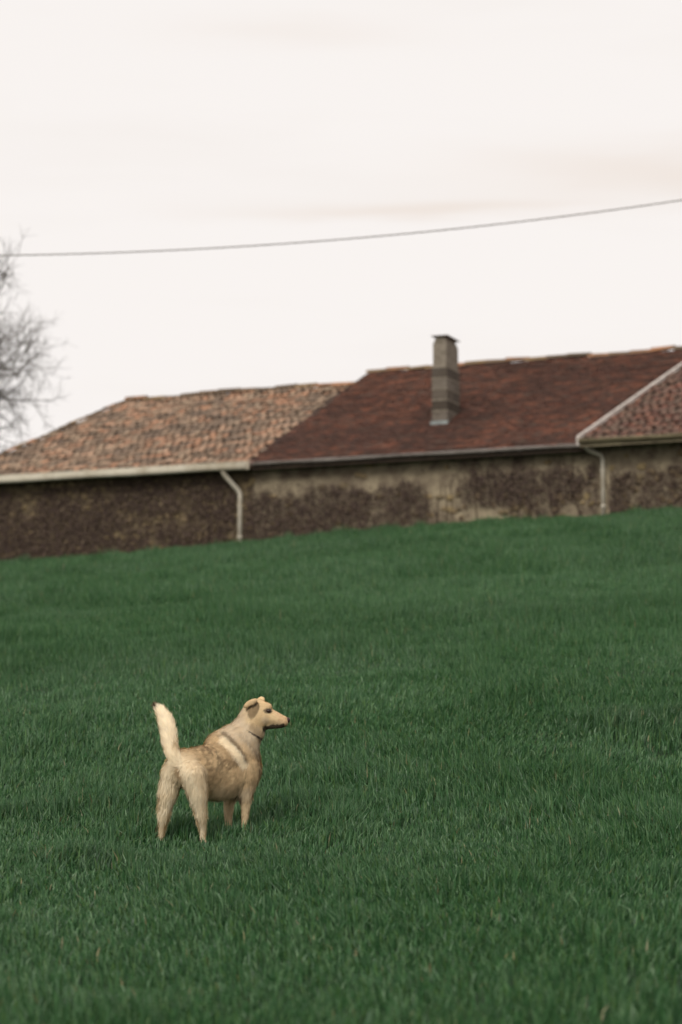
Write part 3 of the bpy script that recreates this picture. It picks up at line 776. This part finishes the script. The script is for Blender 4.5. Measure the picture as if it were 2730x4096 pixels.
CREAM, TAN, BROWN, DARK = (np.array(srgb(*c)) for c in ((250, 234, 202), (222, 194, 152), (186, 158, 120), (102, 82, 63)))
PALE, GOLD, ORANGE, GREY, BLACK = (np.array(srgb(*c)) for c in ((226, 208, 180), (230, 204, 160), (208, 176, 138), (192, 176, 152), (46, 38, 34)))
def coat_colour(P, N):
    x, y, z = P.T; n_ = len(P)
    along = (P - A(0, 0, .45)) @ FWD; side = P @ RGT
    n1 = vnoise(along * 16 + 30, z * 18 + 9, 61); n2 = vnoise(along * 60 + 7, z * 50 + 3, 62); n3 = vnoise(x * 120 + 5, z * 90, 63)
    nn = .3 * n1 + .35 * n2 + .35 * n3
    mix = lambda c, d, f: c * (1 - f[:, None]) + d * f[:, None]
    c = mix(np.tile(TAN, (n_, 1)), BROWN, ss(nn, .32, .68))
    c = mix(c, GOLD * .95, ss(n2, .55, .8) * .55)
    c = mix(c, DARK, ss(nn, .54, .74) * .35)
    # saddle darker along the back and loin, greyer belly
    c = mix(c, DARK, ss(nn, .42, .75) * .45 * ss(z, .40, .52) * (1 - .6 * ss(N[:, 2], .6, .95)) * ss(along, .05, .16))
    c = mix(c, PALE, ss(-z, -.40, -.28) * .7 * ss(along, .1, .2))
    # rump, hind legs and tail cream
    rear = ss(-along, -.10, .0)
    c = mix(c, CREAM, rear * ss(.56 - z, -.02, .06) * .95)
    hind = ss(.40 - z, 0, .09) * ss(.185 - x, 0, .05) * ss(.12 - y, 0, .05)
    c = mix(c, mix(np.tile(CREAM, (n_, 1)), GOLD, ss(n1, .35, .8) * .45), hind)
    c = mix(c, TAN, ss(-seg_d(np.stack([x, z], 1), [(.02, .55), (.10, .45), (.14, .34)]), -.045, -.01) * .4)
    dt = np.min([np.linalg.norm(P - A(*q), axis=1) for q in TL[1:]], axis=0)
    # distance to the tail chain, denser samples
    TLd = np.concatenate([np.linspace(A(*TL[i]), A(*TL[i + 1]), 6) for i in range(1, 7)])
    dt = np.min(np.linalg.norm(P[:, None, :] - TLd[None], axis=2), axis=1)
    tail = ss(.075 - dt, 0, .02) * (z > .47) * (side < .03 + 0 * z)
    c = mix(c, mix(np.tile(CREAM, (n_, 1)), PALE, ss(n2, .4, .8) * .5), tail)
    c = mix(c, DARK * .8, ss(.070 - np.linalg.norm(P - A(-.175, -.05, .815), axis=1), 0, .030) * .95)
    # under the tail
    c = mix(c, np.array(srgb(120, 74, 46)), ss(.028 - np.linalg.norm((P - A(-.012, -.06, .432)) * A(1.4, .6, .7), axis=1), 0, .012) * .9)
    c = mix(c, GOLD * .8, ss(.06 - np.linalg.norm((P - A(-.02, -.06, .41)) * A(1, .6, .7), axis=1), 0, .04) * .6)
    # shoulders, neck
    P2 = np.stack([x, z], 1)
    fore = ss(along, .24, .34)
    neck = ss(z + .55 * x, .74, .82) * ss(x, .16, .24)
    c = mix(c, PALE, neck * .85)
    c = mix(c, TAN, neck * ss(n2, .5, .8) * .4)
    c = mix(c, DARK, ss(-seg_d(P2, [(.242, .660), (.258, .645), (.300, .607), (.340, .560), (.368, .510)]), -.024, -.004) * .7)
    c = mix(c, BROWN, ss(-seg_d(P2, [(.19, .60), (.225, .575), (.262, .545), (.29, .505)]), -.032, -.008) * .75)
    c = mix(c, CREAM * 1.08, ss(-seg_d(P2, [(.238, .618), (.267, .597), (.300, .559), (.333, .514), (.354, .480)]), -.034, -.008) * .92)
    c = mix(c, TAN, ss(-seg_d(P2, [(.35, .60), (.395, .53), (.40, .42)]), -.03, -.01) * .5)
    c = mix(c, DARK, ss(-seg_d(P2, [(.335, .655), (.375, .615), (.405, .575)]), -.016, -.002) * .22)
    # forelegs
    c = mix(c, GOLD * .92, ss(.32 - z, 0, .06) * ss(x, .2, .24) * ss(along, .3, .4) * .7)
    c = mix(c, DARK, ss(.028 - np.linalg.norm(P2 - np.array([.325, .295]), axis=1), 0, .014) * .7)  # shade in the fold behind the elbow, painted into the coat
    # head
    head = ss(z - .7 + .5 * (x - .40), 0, .04) * ss(x, .33, .37) * (y > .25)
    hc = mix(np.tile(GOLD, (n_, 1)), PALE, ss(n1, .4, .8) * .5)
    c = mix(c, hc, head)
    c = mix(c, ORANGE, ss(x - .6 * (.76 - z), .515, .57) * head * .85)
    c = mix(c, PALE, ss(.03 - np.linalg.norm(P2 - np.array([.475, .742]), axis=1), 0, .02) * head * .5)
    # dark lower lip and jaw line
    lip = ss(-seg_d(P2, [(.470, .694), (.515, .702), (.575, .704)]), -.019, -.010) * (x > .455)
    c = mix(c, BLACK, lip * .92)
    c = mix(c, BROWN, ss(-seg_d(P2, [(.40, .715), (.44, .66), (.45, .64)]), -.028, -.010) * (z < .735) * .6)
    # ear: dark hollow below the folded flap
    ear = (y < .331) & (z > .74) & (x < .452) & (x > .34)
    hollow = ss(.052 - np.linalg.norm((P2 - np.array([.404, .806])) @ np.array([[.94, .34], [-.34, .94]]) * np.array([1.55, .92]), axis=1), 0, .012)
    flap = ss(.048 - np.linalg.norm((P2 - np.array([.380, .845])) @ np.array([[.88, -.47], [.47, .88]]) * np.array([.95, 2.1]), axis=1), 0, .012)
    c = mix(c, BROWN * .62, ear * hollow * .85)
    c = mix(c, TAN * .95, ear * flap)
    c = mix(c, BLACK, ear * ss(-seg_d(P2, [(.428, .846), (.400, .822), (.366, .812), (.352, .812)]), -.010, -.003) * .8)
    # eye rim
    c = mix(c, BLACK, ss(.024 - np.linalg.norm((P2 - np.array([.489, .796])) * np.array([.85, 1.15]), axis=1), 0, .008) * (y < .36) * .85)
    # paws
    c = mix(c, ORANGE * .75, ss(.05 - z + .11 * y, 0, .03) * .6)
    return np.clip(c, 0, 1)

m_coat = material('dog_coat', (1, 1, 1), .75, tint='tint', spec=.12)
dog = bpy.data.objects.new('dog', None); C.objects.link(dog); dog.location = (-.924, 14.2, 1.512)
tag(dog, 'tan and cream dog standing in the grass with tail raised', 'dog')
DV, DF = dog_surface(); DN_ = vertex_normals(DV, DF)
# soften the voxel steps
for it in range(3):
    S_ = np.zeros_like(DV); Cn = np.zeros(len(DV))
    for k in range(4):
        np.add.at(S_, DF[:, k], DV[DF[:, (k + 1) % 4]]); np.add.at(Cn, DF[:, k], 1)
    DV = DV * .5 + .5 * S_ / Cn[:, None]
DN_ = vertex_normals(DV, DF)
body = add('body', mesh_np('body', DV, DF, m_coat, True, coat_colour(DV, DN_)), dog)
# the coat: short tapering tufts lying along the flow
def make_fur(n=165000):
    a_ = np.linalg.norm(np.cross(DV[DF[:, 2]] - DV[DF[:, 0]], DV[DF[:, 3]] - DV[DF[:, 1]]), axis=1)
    f = rng.choice(len(DF), n, p=a_ / a_.sum()); s, t = rng.random((2, n, 1))
    q = DV[DF[f]]; P = (q[:, 0] * (1 - s) + q[:, 1] * s) * (1 - t) + (q[:, 3] * (1 - s) + q[:, 2] * s) * t
    nn = DN_[DF[f]]; N = (nn[:, 0] * (1 - s) + nn[:, 1] * s) * (1 - t) + (nn[:, 3] * (1 - s) + nn[:, 2] * s) * t
    N /= np.linalg.norm(N, axis=1)[:, None]
    fl, ln = coat_fields(P)
    bel = (ss(-N[:, 2], .1, .6) * ss(.37 - P[:, 2], 0, .04) * ss(P @ FWD, .16, .24) * ss(P[:, 2], .25, .29))[:, None]
    fl = fl * (1 - bel) + A(-.3, -.3, -.9) * bel; ln = ln * (1 + .7 * bel[:, 0])
    hock = ss(-(P @ FWD) + .02, 0, .06) * ss(P[:, 2], .14, .2) * ss(.42 - P[:, 2], 0, .05); ln = ln * (1 + .35 * hock)
    col = coat_colour(P, N) * (1 + rng.normal(0, .05, (n, 1)))
    keep = np.linalg.norm(P - A(.489, .340, .795), axis=1) > .020
    keep &= np.linalg.norm(P - A(.604, .385, .739), axis=1) > .018
    P, N, fl, ln, col = P[keep], N[keep], fl[keep], ln[keep], col[keep]; n = len(P)
    tg = fl - (fl * N).sum(1)[:, None] * N; tg /= np.linalg.norm(tg, axis=1)[:, None] + 1e-6
    clump = vnoise(P[:, 0] * 55 + P[:, 1] * 30, P[:, 2] * 55 + P[:, 1] * 20, 77)[:, None] - .5
    d1 = tg * .95 + N * .27 + rng.normal(0, .14, (n, 3)) + np.cross(N, tg) * clump * .8
    d1 /= np.linalg.norm(d1, axis=1)[:, None]
    L = (ln * rng.uniform(.6, 1.35, n) * 1.25)[:, None]
    mid = P + d1 * L * .55; tip = mid + (d1 * .8 + tg * .3 - N * .12 + A(0, 0, -.12)) * L * .5
    side = np.cross(d1, N); side /= np.linalg.norm(side, axis=1)[:, None] + 1e-6
    W = (rng.uniform(.0007, .0013, n) * (.6 + ln / .03))[:, None]
    root_ = P - N * .002
    vs = np.stack([root_ - side * W, root_ + side * W, mid - side * W * .8, mid + side * W * .8, tip], 1).reshape(-1, 3)
    b = np.arange(n)[:, None] * 5
    me = mesh_np('fur', vs, [b + [0, 1, 3, 2], b + [2, 3, 4]], m_coat, True, np.repeat(col, 5, 0) * np.tile(np.array([.97, .97, 1.0, 1.0, 1.03])[:, None], (n, 1)))
    nm = N * .85 + d1 * .12 + rng.normal(0, .08, (n, 3)); nm /= np.linalg.norm(nm, axis=1)[:, None]
    me.normals_split_custom_set_from_vertices(np.repeat(nm, 5, 0).tolist())
    o = add('fur', me, dog); o['kind'] = 'stuff'
make_fur()
def uv_ellipsoid(name, c, r, mat, rot=(0, 0, 0), nu=20, nv_=12):
    vs = []; fs = []
    for j in range(nv_ + 1):
        for i in range(nu):
            a, b = 2 * math.pi * i / nu, math.pi * j / nv_
            vs.append((math.cos(a) * math.sin(b) * r[0], math.sin(a) * math.sin(b) * r[1], math.cos(b) * r[2]))
    fs = [(j * nu + i, (j + 1) * nu + i, (j + 1) * nu + (i + 1) % nu, j * nu + (i + 1) % nu) for j in range(nv_) for i in range(nu)]
    return add(name, mesh_np(name, vs, np.array(fs), mat, True), dog, c, rot)
m_eye = material('eye', srgb(40, 24, 17), .22, spec=.4); m_nose = material('nose', srgb(70, 48, 42), .5, var=srgb(46, 34, 32), scale=60)
uv_ellipsoid('eye', (.489, .336, .795), (.0155, .013, .0125), m_eye)
uv_ellipsoid('eye', (.489, .434, .795), (.0155, .013, .0125), m_eye)
uv_ellipsoid('nose', (.6035, .385, .741), (.0145, .020, .018), m_nose, (0, R(15), 0))
# collar: a dark strap round the neck, mostly sunk in the coat
m_strap = material('strap', srgb(60, 50, 42), .7)
mb = MB(); ctr = Vector((.367, .375, .671)); ax1 = Vector((.095, 0, -.052)).normalized(); ax2 = Vector((0, 1, 0)); axn = ax1.cross(ax2)
ringv = []
for i in range(40):
    a = 2 * math.pi * i / 40
    for rr, hh in ((1.0, -.007), (1.03, -.007), (1.03, .007), (1.0, .007)):
        ringv.append(ctr + (ax1 * math.cos(a) * .093 + ax2 * math.sin(a) * .099) * rr + axn * hh)
mb.poly(ringv, [(i * 4 + k, i * 4 + (k + 1) % 4, ((i + 1) % 40) * 4 + (k + 1) % 4, ((i + 1) % 40) * 4 + k) for i in range(40) for k in range(4)])
add('collar', mb.mesh('collar', m_strap), dog)

# ------------------------------------------------------------------ grass
def grass_material():
    m = bpy.data.materials.new('grass_blade'); m.use_nodes = True; n = m.node_tree.nodes; l = m.node_tree.links; n.clear()
    o = n.new('ShaderNodeOutputMaterial'); a = n.new('ShaderNodeAttribute'); a.attribute_name = 'tint'
    p = n.new('ShaderNodeBsdfPrincipled'); p.inputs['Roughness'].default_value = .45; p.inputs['Specular IOR Level'].default_value = .42
    t = n.new('ShaderNodeBsdfTranslucent'); mix = n.new('ShaderNodeMixShader'); mix.inputs[0].default_value = .22
    l.new(a.outputs['Color'], p.inputs['Base Color']); l.new(a.outputs['Color'], t.inputs['Color'])
    l.new(p.outputs[0], mix.inputs[1]); l.new(t.outputs[0], mix.inputs[2]); l.new(mix.outputs[0], o.inputs[0])
    return m
def make_grass():
    XY = []; 
    for y0, y1, den in ((6.2, 12, 3500), (12, 20, 4500), (20, 35, 2500), (35, 64, 1000)):
        hw_ = lambda y: .142 * y + 1.3
        n = int((y1 - y0) * (hw_(y0) + hw_(y1)) * den)
        y = y0 + (y1 - y0) * rng.random(n * 2); k = rng.random(n * 2) < hw_(y) / hw_(y1); y = y[k][:n]
        x = (rng.random(len(y)) * 2 - 1) * hw_(y); XY.append(np.stack([x, y], 1))
    P = np.concatenate(XY)
    # clumping: pull blades towards nearby tuft centres
    cs = .085
    rot = np.array([[math.cos(.47), -math.sin(.47)], [math.sin(.47), math.cos(.47)]]); Q = P @ rot.T
    Q[:, 0] += np.floor(Q[:, 1] / cs) * .37 * cs
    g = np.floor(Q / cs); jit = np.stack([np.sin(g[:, 0] * 127.1 + g[:, 1] * 311.7) * 43758.5453, np.sin(g[:, 0] * 269.5 + g[:, 1] * 183.3) * 43758.5453], 1)
    jit -= np.floor(jit); ctr = (g + jit) * cs
    P = P + ((ctr - Q) @ rot) * (.04 + .22 * vnoise(P[:, 0] * 3, P[:, 1] * 2, 80))[:, None]
    # stop at the wall line
    v = (P[:, 0] - OX) * V2[0] + (P[:, 1] - OY) * V2[1]; P = P[v < VW - .1]
    thin = vnoise(P[:, 0] * 1.9 + 13, P[:, 1] * 1.15 + 7, 91) * .6 + vnoise(P[:, 0] * 5 + 3, P[:, 1] * 3.2, 92) * .4
    P = P[rng.random(len(P)) > .5 * (1 - ss(thin, .28, .50)) * (.35 + .65 * ss(P[:, 1], 9, 13))]
    x, y = P.T; n = len(P); z = terrain(x, y)
    # height and lean vary in drifts
    hn = vnoise(x * .8 + 20, y * .45 + 3, 81) * .5 + vnoise(x * 2.3, y * 1.3 + 8, 82) * .3 + vnoise(x * 6, y * 4, 83) * .2
    h = (.056 + .076 * ss(hn, .25, .8)) * rng.uniform(.65, 1.25, n) * 1.05
    h *= 1 + .45 * ss(y, 19, 40)
    h *= .72 + .62 * vnoise(x * 3.1 + 9, y * 1.9 + 4, 93) ** 1.3
    tuft = ss(vnoise(x * 1.6 + 70, y * .9 + 31, 84), .74, .9) ; h *= 1 + .5 * tuft
    # shorter where the dog stands on it
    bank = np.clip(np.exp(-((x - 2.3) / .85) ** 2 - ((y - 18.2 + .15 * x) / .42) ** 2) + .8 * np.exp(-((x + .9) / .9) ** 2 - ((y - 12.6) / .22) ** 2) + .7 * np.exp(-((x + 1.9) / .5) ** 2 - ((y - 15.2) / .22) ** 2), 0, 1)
    h *= 1 + .8 * bank + .75 * np.exp(-((x + .60) / .35) ** 2 - ((y - 14.38) / .16) ** 2) + .9 * np.exp(-((x + 3.95) / .3) ** 2 - ((y - 49) / .5) ** 2)
    for (fx, fy) in ((-.13, .06), (.12, 0)):
        d = np.hypot(x - (-.924 + fx), y - (14.2 + fy) + .10); h *= 1 - .22 * np.exp(-(d / .16) ** 2)
    la = 2 * math.pi * vnoise(x * .5 + 5, y * .35 + 60, 85) * 1.3 + rng.normal(0, 1.4, n)
    lean = np.clip(.22 + .24 * rng.normal(0, 1, n) + .12 * (1 - hn), .02, 1.1)
    dx, dy = np.cos(la), np.sin(la)
    wd = (.0030 + .0022 * rng.random(n) ** 1.5) * (1 + np.clip((y - 19) / 20, 0, 1.6))
    wd *= np.clip(y / 11, .72, 1)
    fa = rng.random(n) * math.pi; sx_, sy_ = np.cos(fa), np.sin(fa)
    base = np.stack([x, y, z - .01], 1); side = np.stack([sx_, sy_, 0 * x], 1) * wd[:, None]
    ld = np.stack([dx, dy, 0 * x], 1)
    mid = base + np.array([0, 0, 1]) * (h * .62)[:, None] + ld * (h * lean * .28)[:, None]
    tip = base + np.array([0, 0, 1]) * (h * (1.05 - .28 * lean))[:, None] + ld * (h * lean * .95)[:, None]
    nearb = y + rng.normal(0, 1.5, n) < 20.5
    vs = np.concatenate([np.stack([base - side * .8, base + side * .8, mid - side, mid + side, tip], 1)[nearb].reshape(-1, 3), np.stack([base - side, base + side, tip], 1)[~nearb].reshape(-1, 3)])
    pal = np.array([srgb(53, 92, 53), srgb(66, 104, 62), srgb(43, 79, 45), srgb(92, 124, 85), srgb(72, 104, 53), srgb(126, 122, 88)])
    c = pal[rng.choice(6, n, p=[.28, .26, .20, .14, .113, .007])] * (1 + rng.normal(0, .12, (n, 1)))
    c *= (.91 + .18 * vnoise(x * .35 + 3, y * .25 + 12, 86))[:, None]
    c *= (1 - .22 * bank)[:, None]  # tall clumps: darker green blades, with the clumps' shade painted in too
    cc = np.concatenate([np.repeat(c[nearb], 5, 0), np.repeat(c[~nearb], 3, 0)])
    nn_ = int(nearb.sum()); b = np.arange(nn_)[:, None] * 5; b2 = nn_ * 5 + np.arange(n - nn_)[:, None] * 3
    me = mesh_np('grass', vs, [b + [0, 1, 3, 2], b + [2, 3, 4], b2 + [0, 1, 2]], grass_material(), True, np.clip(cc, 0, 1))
    o = add('grass', me); o['kind'] = 'stuff'; o['label'] = 'short green cereal grass covering the sloping field'; o['category'] = 'grass'
    print('blades', n)
make_grass()
